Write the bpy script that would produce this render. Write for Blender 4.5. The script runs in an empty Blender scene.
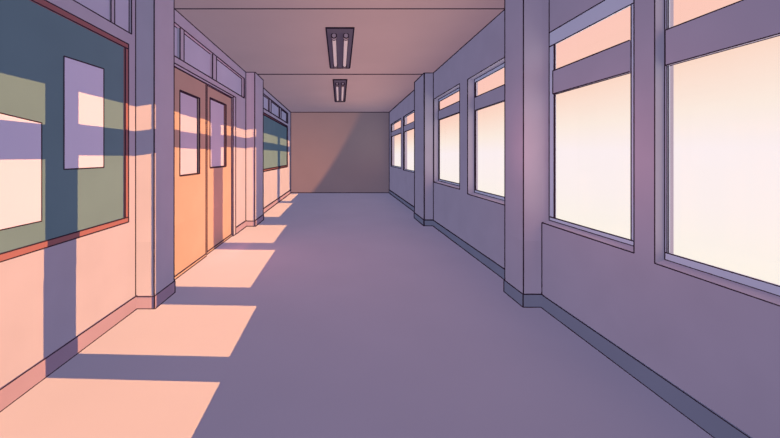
import bpy, math
from mathutils import Vector, Matrix

# ------------------------------------------------------------------ basic measures
F = 330.0                 # focal length in pixels of a 780 px wide frame
W = 1.75                  # half width of the corridor (m)
EYE = 0.748 * W           # eye height (m)
CEIL = EYE + 0.89 * W     # ceiling height
SPLIT = -0.42             # level (x W, from the eye) of the added split giving each part its own sun
Q = F * W

def Z(k): return EYE + k * W
def Yd(d, r=1.0): return Q * r / d

sc = bpy.context.scene
col = sc.collection

# ------------------------------------------------------------------ materials
def toon(name, rgb, spread=0.03, scale=3.0):
    m = bpy.data.materials.new(name); m.use_nodes = True
    nt = m.node_tree; nt.nodes.clear()
    out = nt.nodes.new('ShaderNodeOutputMaterial')
    b = nt.nodes.new('ShaderNodeBsdfToon'); b.component = 'DIFFUSE'
    b.inputs['Size'].default_value = 1.0; b.inputs['Smooth'].default_value = 0.0
    tc = nt.nodes.new('ShaderNodeTexCoord'); nz = nt.nodes.new('ShaderNodeTexNoise')
    nz.inputs['Scale'].default_value = scale; nz.inputs['Detail'].default_value = 2.0
    nt.links.new(tc.outputs['Object'], nz.inputs['Vector'])
    rp = nt.nodes.new('ShaderNodeValToRGB')
    lo = [c * (1 - spread) for c in rgb]; hi = [min(1.0, c * (1 + spread)) for c in rgb]
    rp.color_ramp.elements[0].position = 0.3; rp.color_ramp.elements[1].position = 0.7
    rp.color_ramp.elements[0].color = (*lo, 1); rp.color_ramp.elements[1].color = (*hi, 1)
    nt.links.new(nz.outputs['Fac'], rp.inputs['Fac'])
    nt.links.new(rp.outputs['Color'], b.inputs['Color'])
    nt.links.new(b.outputs['BSDF'], out.inputs['Surface'])
    return m

M = {
 'wall':   toon('painted_wall', (0.64, 0.6, 0.64)),
 'floor':  toon('floor_vinyl', (0.64, 0.608, 0.64), .02, 1.2),
 'ceil':   toon('ceiling_board', (0.66, 0.515, 0.475), .02, 1.5),
 'endw':   toon('end_wall_paint', (0.49, 0.39, 0.35), .02, 1.5),
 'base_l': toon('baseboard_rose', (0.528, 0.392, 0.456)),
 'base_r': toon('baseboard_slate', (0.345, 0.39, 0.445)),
 'board':  toon('green_board', (0.205, 0.342, 0.347), .04, 2.0),
 'bframe': toon('board_frame_wood', (0.464, 0.2, 0.184)),
 'paper':  toon('paper', (.92, .885, 1.0), .01),
 'door':   toon('door_wood', (0.64, 0.46, 0.336)),
 'dpane':  toon('frosted_pane', (0.72, 0.688, 0.76), .02),
 'tpane':  toon('transom_pane', (0.688, 0.704, 0.784), .05, 1.5),
 'frame':  toon('window_aluminium', (.86, .95, 1.0), .02),
 'lamp':   toon('lamp_housing', (0.296, 0.208, 0.224)),
 'tube':   toon('lamp_tube', (1.0, .90, .82), .01),
 'sock':   toon('lamp_socket', (0.496, 0.416, 0.44)),
 'ink':    toon('dark_edge', (.055, .035, .05), .0),
}

def glass_mat():
    m = bpy.data.materials.new('window_glass'); m.use_nodes = True
    nt = m.node_tree; nt.nodes.clear()
    out = nt.nodes.new('ShaderNodeOutputMaterial')
    tr = nt.nodes.new('ShaderNodeBsdfTransparent'); tr.inputs['Color'].default_value = (1, 1, 1, 1)
    gl = nt.nodes.new('ShaderNodeBsdfGlossy'); gl.inputs['Roughness'].default_value = .05
    mx = nt.nodes.new('ShaderNodeMixShader'); mx.inputs['Fac'].default_value = .03
    nt.links.new(tr.outputs[0], mx.inputs[1]); nt.links.new(gl.outputs[0], mx.inputs[2])
    nt.links.new(mx.outputs[0], out.inputs['Surface'])
    return m
M['glass'] = glass_mat()

# ------------------------------------------------------------------ mesh builder
INK = 0.68      # half width of a drawn edge at 1 px scale
class MB:
    def __init__(s): s.v = []; s.f = []; s.m = []; s.mats = []
    def mi(s, name):
        if name not in s.mats: s.mats.append(name)
        return s.mats.index(name)
    def quad(s, pts, mat):
        b = len(s.v); s.v += [tuple(p) for p in pts]
        s.f.append(tuple(range(b, b + len(pts)))); s.m.append(s.mi(mat))
    def line(s, a, b, wt=1.0):
        a = Vector(a); b = Vector(b); d = (b - a)
        if d.length < 1e-6: return
        d.normalize()
        u = d.orthogonal(); 
        # diamond section whose corners point along the neighbouring faces' bisectors
        up = Vector((0, 0, 1)) if abs(d.z) < .9 else Vector((1, 0, 0))
        n1 = d.cross(up).normalized(); n2 = d.cross(n1).normalized()
        base = len(s.v)
        for p in (a, b):
            r = INK * wt * max(p.y, .5) / F
            for k in range(4):
                t = k * math.pi / 2
                s.v.append(tuple(p + (n1 * math.cos(t) + n2 * math.sin(t)) * r))
        i = s.mi('ink')
        for k in range(4):
            j = (k + 1) % 4
            s.f.append((base + k, base + j, base + 4 + j, base + 4 + k)); s.m.append(i)
        s.f.append((base + 3, base + 2, base + 1, base)); s.m.append(i)
        s.f.append((base + 4, base + 5, base + 6, base + 7)); s.m.append(i)
    def box(s, x0, x1, y0, y1, z0, z1, mat, ink='all', skip=(), wt=1.0):
        x0, x1 = min(x0, x1), max(x0, x1); y0, y1 = min(y0, y1), max(y0, y1); z0, z1 = min(z0, z1), max(z0, z1)
        P = lambda i, j, k: ((x0, x1)[i], (y0, y1)[j], (z0, z1)[k])
        for q in (((0,0,0),(0,1,0),(1,1,0),(1,0,0)), ((0,0,1),(1,0,1),(1,1,1),(0,1,1)),
                  ((0,0,0),(1,0,0),(1,0,1),(0,0,1)), ((0,1,0),(0,1,1),(1,1,1),(1,1,0)),
                  ((0,0,0),(0,0,1),(0,1,1),(0,1,0)), ((1,0,0),(1,1,0),(1,1,1),(1,0,1))):
            s.quad([P(*c) for c in q], mat)
        if ink == 'none': return
        E = []
        for a in (0, 1):
            for b in (0, 1):
                E.append((('x', a, b), P(0, a, b), P(1, a, b)))
                E.append((('y', a, b), P(a, 0, b), P(a, 1, b)))
                E.append((('z', a, b), P(a, b, 0), P(a, b, 1)))
        for key, p, q in E:
            if ink != 'all' and key not in ink: continue
            if key in skip: continue
            s.line(p, q, wt)
    def corner(s, x, y, z0, z1, sx, wt=1.6):
        # dark edge painted flat on the two faces that meet at a vertical corner (near face and the face towards sx)
        e = .0003; w = INK * wt * y / F; i = s.mi('ink')
        s.quad([(x + sx*e, y - e, z0), (x - sx*w*.8, y - e, z0), (x - sx*w*.8, y - e, z1), (x + sx*e, y - e, z1)], 'ink')
        s.quad([(x + sx*e, y - e, z0), (x + sx*e, y + w*.9, z0), (x + sx*e, y + w*.9, z1), (x + sx*e, y - e, z1)], 'ink')
    def cyl(s, c, r, y0, y1, mat, n=16):
        b = len(s.v)
        for y in (y0, y1):
            for k in range(n):
                t = 2 * math.pi * k / n
                s.v.append((c[0] + r * math.cos(t), y, c[1] + r * math.sin(t)))
        i = s.mi(mat)
        for k in range(n):
            j = (k + 1) % n
            s.f.append((b + k, b + n + k, b + n + j, b + j)); s.m.append(i)
        s.f.append(tuple(b + k for k in range(n))); s.m.append(i)
        s.f.append(tuple(b + n + k for k in reversed(range(n)))); s.m.append(i)
    def ring(s, c, r, y, n=16, wt=1.0):
        for k in range(n):
            t = 2 * math.pi * k / n; u = 2 * math.pi * (k + 1) / n
            s.line((c[0] + r * math.cos(t), y, c[1] + r * math.sin(t)), (c[0] + r * math.cos(u), y, c[1] + r * math.sin(u)), wt)
    def build(s, name, parent=None, recv=None, origin=None):
        o3 = Vector(origin) if origin else Vector((0, 0, 0))
        me = bpy.data.meshes.new(name)
        me.from_pydata([tuple(Vector(p) - o3) for p in s.v], [], s.f)
        for n in s.mats: me.materials.append(M[n])
        me.polygons.foreach_set('material_index', s.m); me.update()
        o = bpy.data.objects.new(name, me); col.objects.link(o)
        if parent:
            o.parent = parent; o.location = o3 - parent.location
        else: o.location = o3
        for g in ([recv] if isinstance(recv, str) else (recv or [])):
            RECV[g].objects.link(o)
            for h in EXTRA.get(g, ()):
                if h not in ('glow',) or o.location is not None: RECV[h].objects.link(o)
        return o

RECV = {k: bpy.data.collections.new('lit_' + k) for k in ('wall', 'pillar', 'pillar_low', 'low', 'right', 'top', 'end', 'glow', 'bounce')}
EXTRA = {'wall': ('bounce',), 'pillar': ('bounce', 'glow'), 'pillar_low': ('bounce', 'glow'), 'low': ('bounce',), 'right': ('glow',)}

def tag(o, label, cat, group=None, kind=None):
    o['label'] = label; o['category'] = cat
    if group: o['group'] = group
    if kind: o['kind'] = kind
    return o
def empty(name, loc):
    o = bpy.data.objects.new(name, None); o.empty_display_size = .1; col.objects.link(o); o.location = Vector(loc); return o
def struct(o, label, cat): return tag(o, label, cat, kind='structure')

Y0, Y1 = -2.0, Yd(49.5)           # rear end (behind the viewer) and far end wall
RO = 1.10                         # outer face of the side walls
# key depths (as q = 1/d)
R1 = (1/202, .908/165); R2 = (1/93.6, 1/83.0); R0 = (1/940, 1/613)
L1 = (1/204.5, .9076/166); L2 = (1/94.4, 1/85.6); L0 = (1/940, 1/613)
PR = .908; PR2 = .90

# ------------------------------------------------------------------ floor and ceiling
m = MB(); m.box(-RO*W, RO*W, Y0, Y1 + .1, -.1, 0, 'floor', 'none')
struct(m.build('floor', recv='low'), 'smooth pale vinyl floor running the length of the corridor', 'floor')

m = MB(); m.box(-RO*W, RO*W, Y0, Y1 + .1, CEIL, CEIL + .1, 'ceil', 'none')
for h in (147.4, 82.0):
    y = F * .89 * W / h
    m.line((-W, y, CEIL), (W*1.03, y, CEIL), 1.1)
struct(m.build('ceiling', recv='top'), 'flat tan ceiling with thin dark panel seams across it', 'ceiling')

# ------------------------------------------------------------------ end walls
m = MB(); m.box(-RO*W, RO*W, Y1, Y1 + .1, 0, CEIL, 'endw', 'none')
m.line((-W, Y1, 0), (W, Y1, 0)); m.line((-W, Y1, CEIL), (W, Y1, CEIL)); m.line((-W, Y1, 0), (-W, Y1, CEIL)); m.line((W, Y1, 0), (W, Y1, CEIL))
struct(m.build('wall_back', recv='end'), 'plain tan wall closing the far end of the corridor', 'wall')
m = MB(); m.box(-RO*W, RO*W, Y0 - .1, Y0, 0, CEIL, 'wall', 'none')
struct(m.build('wall_front'), 'plain wall behind the viewer closing the near end', 'wall')

# ------------------------------------------------------------------ left wall
X = -W; XO = -RO * W
DN, DF = L1[1], 1/104.8            # door opening (q) from the pillar's far side to the outer jamb
DOOR_T = .56
TR1 = (L0[1], 1/208.5, .585, .80)
TR2 = (L1[1], 1/95.8, .605, .808)
TR3 = (L2[1], 1/52.5, .625, .815)
up, lo = MB(), MB()
def wl(mb, qa, qb, ka, kb): mb.box(X, XO, qa*Q, qb*Q, Z(ka) if ka > -.74 else 0, min(Z(kb), CEIL), 'wall', 'none')
qe0, qe1 = Y0/Q, Y1/Q
# bay with the big board
wl(up, qe0, L0[1], SPLIT, .9)
wl(up, L0[1], L1[1], SPLIT, TR1[2]); wl(up, L0[1], L1[1], TR1[3], .9); wl(up, TR1[1], L1[1], TR1[2], TR1[3])
# bay with the doors
wl(up, L1[1], L2[1], DOOR_T, TR2[2]); wl(up, L1[1], L2[1], TR2[3], .9); wl(up, TR2[1], L2[1], TR2[2], TR2[3])
wl(up, DF, L2[1], SPLIT, DOOR_T)
# far bay
wl(up, L2[1], qe1, SPLIT, TR3[2]); wl(up, L2[1], qe1, TR3[3], .9); wl(up, TR3[1], qe1, TR3[2], TR3[3])
wl(lo, qe0, DN, -.748, SPLIT); wl(lo, DF, qe1, -.748, SPLIT)
up.line((X, Y0 + 2.5, CEIL), (X, Y1, CEIL))
for (qa, qb, ka, kb) in (TR1, TR2, TR3):
    up.line((X, qa*Q, Z(ka)), (X, qb*Q, Z(ka))); up.line((X, qa*Q, Z(kb)), (X, qb*Q, Z(kb))); up.line((X, qb*Q, Z(ka)), (X, qb*Q, Z(kb)))
struct(up.build('wall_left', recv='wall'), 'pale left corridor wall carrying the boards and doors', 'wall')
struct(lo.build('wall_left_lower', recv='low'), 'pale lower part of the left wall above the rose baseboard', 'wall')

# baseboards on the left
bz = .065 * W
def baseboard(name, side, qa, qb, mat, label, recv):
    m = MB(); x0 = side * W; x1 = side * W * .993
    m.box(x0, x1, qa*Q, qb*Q, 0, bz, mat, [('y', 1 if side < 0 else 0, 0), ('y', 1 if side < 0 else 0, 1)])
    struct(m.build(name, recv=recv), label, 'baseboard')
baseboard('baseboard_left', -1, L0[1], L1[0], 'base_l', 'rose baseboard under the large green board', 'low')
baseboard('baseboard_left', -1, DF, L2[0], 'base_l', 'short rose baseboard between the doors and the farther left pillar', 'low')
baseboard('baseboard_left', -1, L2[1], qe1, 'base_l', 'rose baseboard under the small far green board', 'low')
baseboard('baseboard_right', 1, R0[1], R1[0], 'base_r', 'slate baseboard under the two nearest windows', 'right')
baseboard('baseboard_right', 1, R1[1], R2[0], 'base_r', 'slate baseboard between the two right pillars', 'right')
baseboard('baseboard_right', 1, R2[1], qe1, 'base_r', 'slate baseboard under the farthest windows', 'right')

# ------------------------------------------------------------------ pillars
def pillar(name, side, q, pr, base, label, recv_u, recv_l):
    x0, x1 = side * W, side * W * pr
    root = empty(name, (side * W * (1 + pr) / 2, (q[0] + q[1]) / 2 * Q, 0))
    struct(root, label, 'pillar')
    ii = 1 if side < 0 else 0          # index of the inner x face
    vert = [('z', ii, 0), ('z', ii, 1), ('z', 1 - ii, 0)]
    if side < 0: vert.remove(('z', ii, 0))
    uv = [v for v in vert if not (q is R1 and v == ('z', 1 - ii, 0))]
    m = MB(); m.box(x0, x1, q[0]*Q, q[1]*Q, Z(SPLIT), CEIL, 'wall', uv + [('x', 0, 1), ('y', ii, 1)])
    if q is R1: m.line((W, q[0]*Q, Z(SPLIT)), (W, q[0]*Q, Z(-.33)))
    if side < 0: m.corner(x1, q[0]*Q, Z(SPLIT), CEIL, 1)
    m.build('upper_shaft', root, recv_u, (side*W*(1+pr)/2, (q[0]+q[1])/2*Q, Z(SPLIT)))
    m = MB(); m.box(x0, x1, q[0]*Q, q[1]*Q, bz, Z(SPLIT), 'wall', vert)
    if side < 0: m.corner(x1, q[0]*Q, bz, Z(SPLIT), 1)
    m.build('lower_shaft', root, recv_l, (side*W*(1+pr)/2, (q[0]+q[1])/2*Q, bz))
    e = .0035 * W
    m = MB(); m.box(x0, x1 - side * e, q[0]*Q - e, q[1]*Q + e, 0, bz, base, vert + ([('x', 0, 0), ('x', 0, 1)] if side > 0 else []) + [('y', ii, 0), ('y', ii, 1)])
    if side < 0:
        yq = q[0]*Q - e - .0003; hw = INK * 1.4 * yq / F
        for zz in (bz - hw, .0): m.quad([(x0, yq, zz), (x1 - side*e, yq, zz), (x1 - side*e, yq, zz + hw), (x0, yq, zz + hw)], 'ink')
        m.corner(x1 - side*e, q[0]*Q - e, 0, bz, 1)
    b = m.build('plinth', root, recv_l, (side*W*(1+pr)/2, (q[0]+q[1])/2*Q, 0))
    return root
pillar('pillar', -1, L0, PR, 'base_l', 'left pillar just outside the frame at the near end of the big board', 'pillar', 'pillar_low')
pillar('pillar', -1, L1, PR, 'base_l', 'nearer left square pillar between the large green board and the doors', 'pillar', 'pillar_low')
pillar('pillar', -1, L2, PR2, 'base_l', 'farther left square pillar just beyond the sliding doors', 'pillar', 'pillar_low')
pillar('pillar', 1, R0, PR, 'base_r', 'right pillar just outside the frame before the nearest window', 'right', 'right')
pillar('pillar', 1, R1, PR, 'base_r', 'nearer right square pillar with slate plinth between two window bays', 'right', 'right')
pillar('pillar', 1, R2, PR2, 'base_r', 'farther right square pillar with slate plinth towards the corridor end', 'right', 'right')

# ------------------------------------------------------------------ left transom windows
def transom(n, t, bars, rec, label):
    qa, qb, ka, kb = t
    root = empty('window_%d' % n, (X, (qa+qb)/2*Q, Z(ka))); struct(root, label, 'window')
    xg = -W * (1 + rec)
    m = MB(); m.box(xg, xg - .02, qa*Q, qb*Q, Z(ka), Z(kb), 'tpane', [('z', 1, 1), ('y', 1, 0), ('y', 1, 1)])
    m.build('pane', root, 'wall', (xg, (qa+qb)/2*Q, Z(ka)))
    for (da, db) in bars:
        m = MB(); m.box(-W*(1+rec*.3), xg, Q/da, Q/db, Z(ka), Z(kb), 'wall', [('z', 1, 0), ('z', 1, 1)])
        m.build('divider', root, 'wall', (xg, Q/da, Z(ka)))
transom(7, TR1, [(228.2, 224.6), (400, 392)], .012, 'high transom window strip above the large green board')
transom(8, TR2, [(158.6, 154.8), (126.4, 122.7)], .028, 'high transom window strip above the sliding doors')
transom(9, TR3, [(70.5, 68.5), (60.2, 58.6)], .028, 'high transom window strip above the small far board')

# ------------------------------------------------------------------ doors
def door(n, qa, qb, rx, pane, label, stile):
    x0 = -W * rx; x1 = x0 - .045
    ztop = Z(.54); zb = .035
    root = empty('door_%d' % n, (x0, (qa+qb)/2*Q, 0)); struct(root, label, 'door')
    pa, pb, k0, k1 = pane
    ya, yb, z0, z1 = Q/pa, Q/pb, Z(k0), Z(k1)
    cen = (x0, (qa+qb)/2*Q)
    m = MB()
    m.box(x0, x1, qa*Q, ya, Z(SPLIT), ztop, 'door', [('z', 1, 0), ('z', 0, 0)])
    m.box(x0, x1, yb, qb*Q, Z(SPLIT), ztop, 'door', [('z', 1, 1)])
    m.box(x0, x1, ya, yb, Z(SPLIT), z0, 'door', 'none'); m.box(x0, x1, ya, yb, z1, ztop, 'door', 'none')
    m.line((x0, qa*Q, ztop), (x0, qb*Q, ztop))
    if n == 2: m.box(x0, x0 + .02, qa*Q + .002, qa*Q + .04, Z(SPLIT), ztop, 'door', [('z', 1, 1), ('z', 1, 0)])
    xp = x0 - .030
    for (a, b) in (((ya, z0), (yb, z0)), ((ya, z1), (yb, z1)), ((ya, z0), (ya, z1)), ((yb, z0), (yb, z1))):
        m.line((x0, *a), (x0, *b), 1.15)
    for (a, b) in (((ya, z0), (yb, z0)), ((ya, z1), (yb, z1)), ((yb, z0), (yb, z1))):
        m.line((xp, *a), (xp, *b), 1.1)
    m.line((xp, yb, z0), (x0, yb, z0), .7); m.line((xp, yb, z1), (x0, yb, z1), .7)
    m.build('leaf', root, 'wall', (*cen, Z(SPLIT)))
    m = MB(); m.box(x0, x1, qa*Q, qb*Q, zb, Z(SPLIT), 'door', [('z', 1, 0), ('z', 1, 1)])
    if n == 2: m.box(x0, x0 + .02, qa*Q + .002, qa*Q + .04, zb, Z(SPLIT), 'door', [('z', 1, 1), ('z', 1, 0)])
    m.build('lower_panel', root, 'low', (*cen, zb))
    m = MB(); m.box(x0 + .008, x1, qa*Q, qb*Q, 0, zb, 'door', [('y', 1, 0), ('y', 1, 1)])
    m.build('bottom_rail', root, 'low', (*cen, 0))
    m = MB(); m.box(xp, xp - .008, ya, yb, z0, z1, 'dpane', 'none')
    m.build('pane', root, 'wall', (xp, (ya+yb)/2, z0))
    return root
CEN = 1/134.0
door(1, DN, CEN, 1.002, (160, 140.2, -.125, .412), 'nearer orange sliding door with one tall upright pane, beside the pillar', True)
door(2, CEN, 1/107.3, 1.014, (128.4, 112.5, -.092, .455), 'farther orange sliding door with one tall upright pane, beside the jamb', True)
root = empty('trim_1', (-W, DF*Q, 0)); struct(root, 'pale door casing around the sliding doors', 'door frame')
m = MB()
m.box(-W*.997, -W*1.03, Q/107.3, DF*Q, Z(SPLIT), Z(DOOR_T), 'wall', [('z', 1, 0), ('z', 1, 1), ('y', 1, 1)])
m.box(-W*.997, -W*1.03, DN*Q, Q/107.3, Z(.54), Z(DOOR_T), 'wall', [('y', 1, 0), ('y', 1, 1)])
m.build('casing_head', root, 'wall', (-W, DF*Q, Z(SPLIT)))
m = MB(); m.box(-W*.997, -W*1.03, Q/107.3, DF*Q, 0, Z(SPLIT), 'wall', [('z', 1, 0), ('z', 1, 1), ('y', 1, 0)])
m.build('casing_jamb', root, 'low', (-W, DF*Q, 0))

# ------------------------------------------------------------------ notice boards and papers
def board(qa, qb, k0, k1, fr, label):
    ya, yb, z0, z1 = qa*Q, qb*Q, Z(k0), Z(k1)
    root = empty('notice_board', (X, (ya+yb)/2, z0)); tag(root, label, 'notice board')
    xf, xp = X + .022, X + .008
    m = MB(); m.box(X, xp, ya + fr, yb - fr, z0 + fr, z1 - fr, 'board', 'none')
    m.build('panel', root, 'wall', (X, (ya+yb)/2, z0))
    for (a, b, c, e) in ((ya, yb, z0, z0+fr), (ya, yb, z1-fr, z1), (ya, ya+fr, z0+fr, z1-fr), (yb-fr, yb, z0+fr, z1-fr)):
        m = MB(); horiz = (b - a) > (e - c) and (e - c) < fr * 1.5
        keep = [('y', 1, 0), ('y', 1, 1)] + ([('z', 1, 0), ('z', 1, 1)] if horiz else [])
        if not horiz: keep = [('z', 1, 0), ('z', 1, 1)]
        else: keep = [('y', 1, 0), ('y', 1, 1)]
        m.box(X, xf, a, b, c, e, 'bframe', keep)
        if horiz:
            m.line((xf, b, c), (xf, b, e))
        m.build('frame_rail' if horiz else 'frame_stile', root, 'wall', (X, (a+b)/2, c))
    return root
board(1/560, 1/214.2, -.308, .522, .040, 'large green notice board in a red-brown frame, near left wall')
board(1/84.0, 1/53.4, -.20, .56, .045, 'small far green notice board beyond the farther left pillar')

def paper(qa, qb, k0, k1a, k1b, label):
    m = MB(); xa = X + .012; xb = X + .0145; ya, yb = qa*Q, qb*Q
    f = [(ya, Z(k0)), (yb, Z(k0)), (yb, Z(k1b)), (ya, Z(k1a))]
    m.quad([(xb, *p) for p in f], 'paper'); m.quad([(xa, *p) for p in reversed(f)], 'paper')
    for a, b in zip(f, f[1:] + f[:1]):
        m.quad([(xb, *a), (xa, *a), (xa, *b), (xb, *b)], 'paper'); m.line((xb, *a), (xb, *b))
    o = m.build('paper_sheet', None, 'wall', (xa, (ya+yb)/2, Z(k0)))
    tag(o, label, 'paper')
paper(1/278.3, 1/238.2, -.048, .359, .366, 'tall blank lilac-white paper on the large green board, nearer its right end')
paper(1/440, 1/300.8, -.2165, .150, .110, 'blank white paper low on the large green board, cut by the left image edge')

# ------------------------------------------------------------------ right wall and windows
wr = MB()
def wrb(r0, r1, qa, qb, za, zb, ink='none'): wr.box(r0*W, r1*W, qa*Q, qb*Q, za, zb, 'wall', ink)
# window table: qn, qf, sill, top, bar low, bar high, frame plane, glass bottom, glass top, side far, side near
WIN = [
 ('nearest large window, cut by the right image edge', R0[1], 1/314.7, -.341, .610, .286, .397, 1.032, -.306, .540, .007, .030),
 ('tall window just right of the nearer right pillar', 1/294, R1[0], -.330, .610, .300, .412, 1.036, -.300, .540, .037, .052),
 ('window just beyond the nearer right pillar', R1[1], 1/127.6, -.298, .600, .355, .456, 1.055, -.264, .572, .012, .002),
 ('narrower window beside the farther right pillar', 1/119.8, R2[0], -.278, .605, .385, .482, 1.055, -.246, .578, .010, .020),
 ('first window past the farther right pillar', R2[1], 1/63.4, -.222, .62, .38, .47, 1.012, -.205, .60, .008, .008),
 ('farthest window next to the end wall', 1/61.2, 1/51.0, -.205, .62, .38, .47, 1.012, -.185, .60, .008, .008),
]
HEAD = [1.032, 1.036, 1.0, 1.0, 1.0, 1.0]
OUT = .030
for i, (lab, qn, qf, zs, zt, b0, b1, rf, gb, gt, sf, sn) in enumerate(WIN):
    ro = rf + OUT
    INK = .68 if i < 2 else (.52 if i < 4 else .36)
    # dado below, header above
    wrb(1.0, ro, qn, qf, 0, Z(zs), [('y', 0, 1), ('x', 1, 1)])
    wrb(HEAD[i], ro, qn, qf, Z(zt), CEIL, [('y', 0, 0)])
    if i in (1,): wr.line((W*HEAD[i], qf*Q, Z(zt)), (W*HEAD[i], qf*Q, CEIL))
    if i < 4:      # gently sloping sill board in front of the frame
        rise = .012 * W; ya, yb = qn*Q, qf*Q
        wr.quad([(W, ya, Z(zs)), (W, yb, Z(zs)), (rf*W, yb, Z(zs) + rise), (rf*W, ya, Z(zs) + rise)], 'wall')
        wr.line((rf*W - .001, ya, Z(zs) + rise), (rf*W - .001, yb, Z(zs) + rise), .9)
    # far jamb line
    wr.line((W, qf*Q, Z(zs)), (W, qf*Q, Z(zt) if HEAD[i] == 1.0 else CEIL)) if i not in (1, 3) else None
    wr.line((W, qn*Q, Z(zs)), (W, qn*Q, Z(zt) if HEAD[i] == 1.0 else CEIL))
    wr.line((W*rf, qf*Q, Z(zs)), (W*rf, qf*Q, Z(zt)))
    root = empty('window_%d' % (i + 1), (W*rf, (qn+qf)/2*Q, Z(zs))); struct(root, lab, 'window')
    cen = (W*rf, (qn+qf)/2*Q, Z(zs))
    ya, yb = qn*Q, qf*Q; ia, ib = ya + sn*W, yb - sf*W
    m = MB(); r0, r1 = rf*W, (rf + .010)*W
    m.box(r0, r1, ya, yb, Z(zs), Z(gb), 'frame', [('y', 0, 1)])
    m.box(r0, r1, ya, yb, Z(gt), Z(zt), 'frame', [('y', 0, 0), ('y', 0, 1)])
    m.box(r0, r1, ya, ia, Z(gb), Z(gt), 'frame', [('z', 0, 1)])
    m.box(r0, r1, ib, yb, Z(gb), Z(gt), 'frame', [('z', 0, 0), ('z', 0, 1)])
    # slim inner bead round the glass
    m.line((r0 + .5*(r1-r0), ib, Z(gb)), (r0 + .5*(r1-r0), ib, Z(gt)), .8)
    m.build('window_frame', root, 'right', cen)
    m = MB(); m.box((rf - .006)*W, r1, ia, ib, Z(b0), Z(b1), 'wall', [('y', 0, 0), ('y', 0, 1), ('y', 1, 0), ('z', 0, 1)])
    m.build('transom_bar', root, 'right', (W*rf, (qn+qf)/2*Q, Z(b0)))
    xg = (rf + .0085)*W
    for (k0, k1) in ((gb, b0), (b1, gt)):
        m = MB(); m.quad([(xg, ia, Z(k0)), (xg, ib, Z(k0)), (xg, ib, Z(k1)), (xg, ia, Z(k1))], 'glass')
        m.build('pane', root, None, (xg, (qn+qf)/2*Q, Z(k0)))
INK = .68
# strips between windows, wall at pillars and ends
def strip(qa, qb, zs, top, ro=1.06): wrb(1.0, ro, qa, qb, 0, CEIL)
strip(1/314.7, 1/294, 0, 0); strip(1/127.6, 1/119.8, 0, 0, 1.08); strip(1/63.4, 1/61.2, 0, 0); strip(1/51, qe1, 0, 0)
for q in (R1, R2): wrb(1.0, 1.06, q[0], q[1], 0, CEIL)
wrb(1.0, 1.06, qe0, R0[1], 0, CEIL)
wr.line((W, R1[1]*Q, CEIL), (W, Y1, CEIL))
struct(wr.build('wall_right', recv='right'), 'pale right corridor wall with deep window openings', 'wall')

# ------------------------------------------------------------------ ceiling lights
def lamp(ya, yb, hw, label):
    root = empty('ceiling_light', (0, (ya+yb)/2, CEIL)); tag(root, label, 'ceiling light', 'twin tube ceiling lights')
    zb = EYE + .884*W
    m = MB(); m.box(-hw, hw, ya, yb, zb, CEIL, 'lamp', [('x', 0, 0), ('x', 1, 0), ('y', 0, 0), ('y', 1, 0), ('x', 0, 1), ('z', 0, 0), ('z', 1, 0)])
    m.build('housing', root, 'top2' if 'top2' in RECV else None, (0, (ya+yb)/2, zb))
    L = yb - ya; r = .026
    for sx in (-1, 1):
        c = (sx*hw*.45, zb - r*1.05)
        m = MB(); m.cyl(c, r, ya + L*.12, yb - L*.13, 'tube')
        for a in (math.pi, 0): m.line((c[0] + r*math.cos(a), ya + L*.12, c[1]), (c[0] + r*math.cos(a), yb - L*.13, c[1]), .7)
        t = m.build('tube', root, 'top', (c[0], (ya+yb)/2, c[1]))
        for (a, b) in ((ya + L*.095, ya + L*.14), (yb - L*.15, yb - L*.11)):
            m = MB(); m.cyl(c, r*1.25, a, b, 'sock'); m.ring(c, r*1.25, a, wt=.8); m.ring(c, r*1.25, b, wt=.6)
            s = m.build('socket', t, 'top', (c[0], a, c[1]))
            s.location = Vector((c[0], a, c[1])) - root.location - t.location
lamp(F*.884*W/127.8, F*.884*W/88.0, .097*W, 'nearer twin-tube fluorescent fixture on the tan ceiling')
lamp(F*.884*W/76.3, F*.884*W/54.5, .078*W, 'farther twin-tube fluorescent fixture, beyond the ceiling seam')

# ------------------------------------------------------------------ sky
wd = bpy.data.worlds.new('evening_sky'); sc.world = wd; wd.use_nodes = True
nt = wd.node_tree; nt.nodes.clear()
out = nt.nodes.new('ShaderNodeOutputWorld'); bg = nt.nodes.new('ShaderNodeBackground')
tc = nt.nodes.new('ShaderNodeTexCoord'); sp = nt.nodes.new('ShaderNodeSeparateXYZ')
ab = nt.nodes.new('ShaderNodeMath'); ab.operation = 'ABSOLUTE'
mxx = nt.nodes.new('ShaderNodeMath'); mxx.operation = 'MAXIMUM'; mxx.inputs[1].default_value = .02
dv = nt.nodes.new('ShaderNodeMath'); dv.operation = 'DIVIDE'
mr = nt.nodes.new('ShaderNodeMapRange'); mr.inputs[1].default_value = -.5; mr.inputs[2].default_value = .6
rp = nt.nodes.new('ShaderNodeValToRGB')
def lin(c): return tuple(((x/255)/12.92 if x/255 <= .04045 else ((x/255+.055)/1.055)**2.4) for x in c)
stops = [(-.5, (255, 242, 226)), (-.30, (255, 246, 234)), (-.14, (255, 243, 240)), (.02, (255, 242, 243)), (.13, (255, 238, 226)), (.27, (255, 221, 203)), (.40, (255, 204, 188)), (.60, (255, 200, 188))]
el = rp.color_ramp.elements
while len(el) < len(stops): el.new(.5)
for e, (k, c) in zip(el, stops): e.position = (k + .5)/1.1; e.color = (*lin(c), 1)
nt.links.new(tc.outputs['Generated'], sp.inputs[0]); nt.links.new(sp.outputs['X'], ab.inputs[0]); nt.links.new(ab.outputs[0], mxx.inputs[0])
nt.links.new(sp.outputs['Z'], dv.inputs[0]); nt.links.new(mxx.outputs[0], dv.inputs[1]); nt.links.new(dv.outputs[0], mr.inputs[0])
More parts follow.
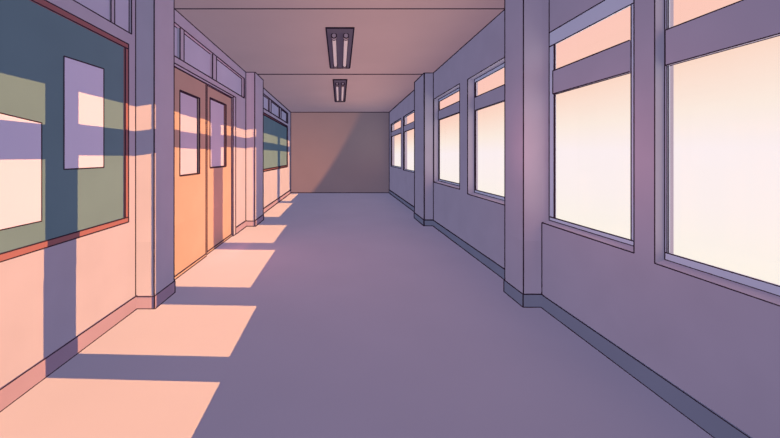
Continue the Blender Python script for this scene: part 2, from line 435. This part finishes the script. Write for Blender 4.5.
nt.links.new(mr.outputs[0], rp.inputs[0]); nt.links.new(rp.outputs[0], bg.inputs[0]); bg.inputs[1].default_value = 1.0
nt.links.new(bg.outputs[0], out.inputs[0])

# ------------------------------------------------------------------ lights
def sun(name, d, rgb, shadow=True, recv=None):
    l = bpy.data.lights.new(name, 'SUN'); l.angle = 0.0
    mx = max(rgb); l.color = tuple(c/mx for c in rgb); l.energy = mx * 2 * math.pi * 1.25
    l.use_shadow = shadow
    o = bpy.data.objects.new(name, l); col.objects.link(o)
    o.rotation_euler = Vector(d).to_track_quat('-Z', 'Y').to_euler()
    o.location = (8, 4, 6)
    if recv: o.light_linking.receiver_collection = RECV[recv]
    return o
def far_fill(name, d, rgb, dist=1000.0):
    # added ambient fill: far shadowless point lamp shining through the walls
    mx = max(rgb); l = bpy.data.lights.new(name, 'POINT'); l.color = tuple(c/mx for c in rgb); l.use_shadow = False; l.shadow_soft_size = 0.0
    l.energy = mx * 2 * math.pi * 1.25 * 4 * math.pi * dist**2
    o = bpy.data.objects.new(name, l); col.objects.link(o); o.location = Vector((0, 5, 1.3)) - Vector(d).normalized() * dist
    return o
SUN = (1.02, .50, .20)
a = Vector((.7, .6, .4))
far_fill('ambient_fill', a, (.202, .190, .305))
far_fill('ambient_fill_back', -a, (.178, .174, .295))
sun('low_sun_wall', (-1, .037, -.145), SUN, recv='wall')
sun('low_sun_pillar', (-1, .017, -.145), SUN, recv='pillar')
sun('low_sun_floor', (-1, .036, -.311), SUN, recv='low')
sun('low_sun_plinth', (-1, .017, -.315), SUN, recv='pillar_low')

def area(name, loc, d, sx, sy, rgb, power, recv, shadow=True):
    l = bpy.data.lights.new(name, 'AREA'); l.shape = 'RECTANGLE'; l.size = sx; l.size_y = sy
    l.color = rgb; l.energy = power * 1.25; l.use_shadow = shadow
    o = bpy.data.objects.new(name, l); col.objects.link(o); o.location = loc
    o.rotation_euler = Vector(d).to_track_quat('-Z', 'Y').to_euler()
    if recv: o.light_linking.receiver_collection = RECV[recv]
    return o
# added area lamp imitating warm bounce from the sunlit floor onto the ceiling
area('floor_bounce_fill', (.26*W, 5.2, CEIL - 1.2), (0, 0, 1), .5, 9.5, (1, .46, .26), 25, 'top', False)
# added lamps imitating rosy bounce off the sunlit left wall and floor
area('wall_bounce_fill', (-.97*W, 4.2, .45), (1, 0, -.3), .9, 7.0, (1, .33, .36), 22, 'bounce', False)
area('left_bounce_fill', (-.72*W, 4.6, .02), (-.25, 0, 1), .8, 8.5, (1, .28, .32), 60, 'bounce', False)
# added point lamps inside the corridor, tinting the nearest window posts warm
def glow(name, loc, e):
    p = bpy.data.lights.new(name, 'POINT'); p.color = (1, .38, .44); p.energy = e * 1.25; p.shadow_soft_size = .1; p.use_shadow = False
    o = bpy.data.objects.new(name, p); col.objects.link(o); o.location = loc; o.light_linking.receiver_collection = RECV['glow']
glow('window_glow', (.74*W, 1.95, EYE + .0), 3.2)
glow('window_glow', (.70*W, 2.75, EYE + .08), 2.4)
# added unseen spot; its cone edge makes the slanting warm patch there
p = bpy.data.lights.new('end_wall_fill', 'SPOT'); p.color = (1, .42, .20); p.energy = 156; p.shadow_soft_size = .02; p.use_shadow = False
p.spot_size = math.radians(160); p.spot_blend = .10
o = bpy.data.objects.new('end_wall_fill', p); col.objects.link(o); o.location = (-.75*W, Y1 - 2.2, EYE - .35*W)
o.rotation_euler = Vector((-.697, .49, .524)).to_track_quat('-Z', 'Y').to_euler()
o.light_linking.receiver_collection = RECV['end']

# ------------------------------------------------------------------ camera
cd = bpy.data.cameras.new('camera'); cam = bpy.data.objects.new('camera', cd); col.objects.link(cam)
cam.location = (0, 0, EYE); cam.rotation_euler = (math.pi/2, 0, 0)
cd.sensor_fit = 'HORIZONTAL'; cd.sensor_width = 36; cd.lens = 36 * F / 780
cd.shift_x = 50/780; cd.shift_y = -63/780; cd.clip_start = .05
sc.camera = cam
sc.view_settings.view_transform = 'Standard'; sc.view_settings.look = 'None'
sc.cycles.use_light_tree = True; sc.cycles.max_bounces = 8; sc.cycles.diffuse_bounces = 0; sc.cycles.transparent_max_bounces = 16
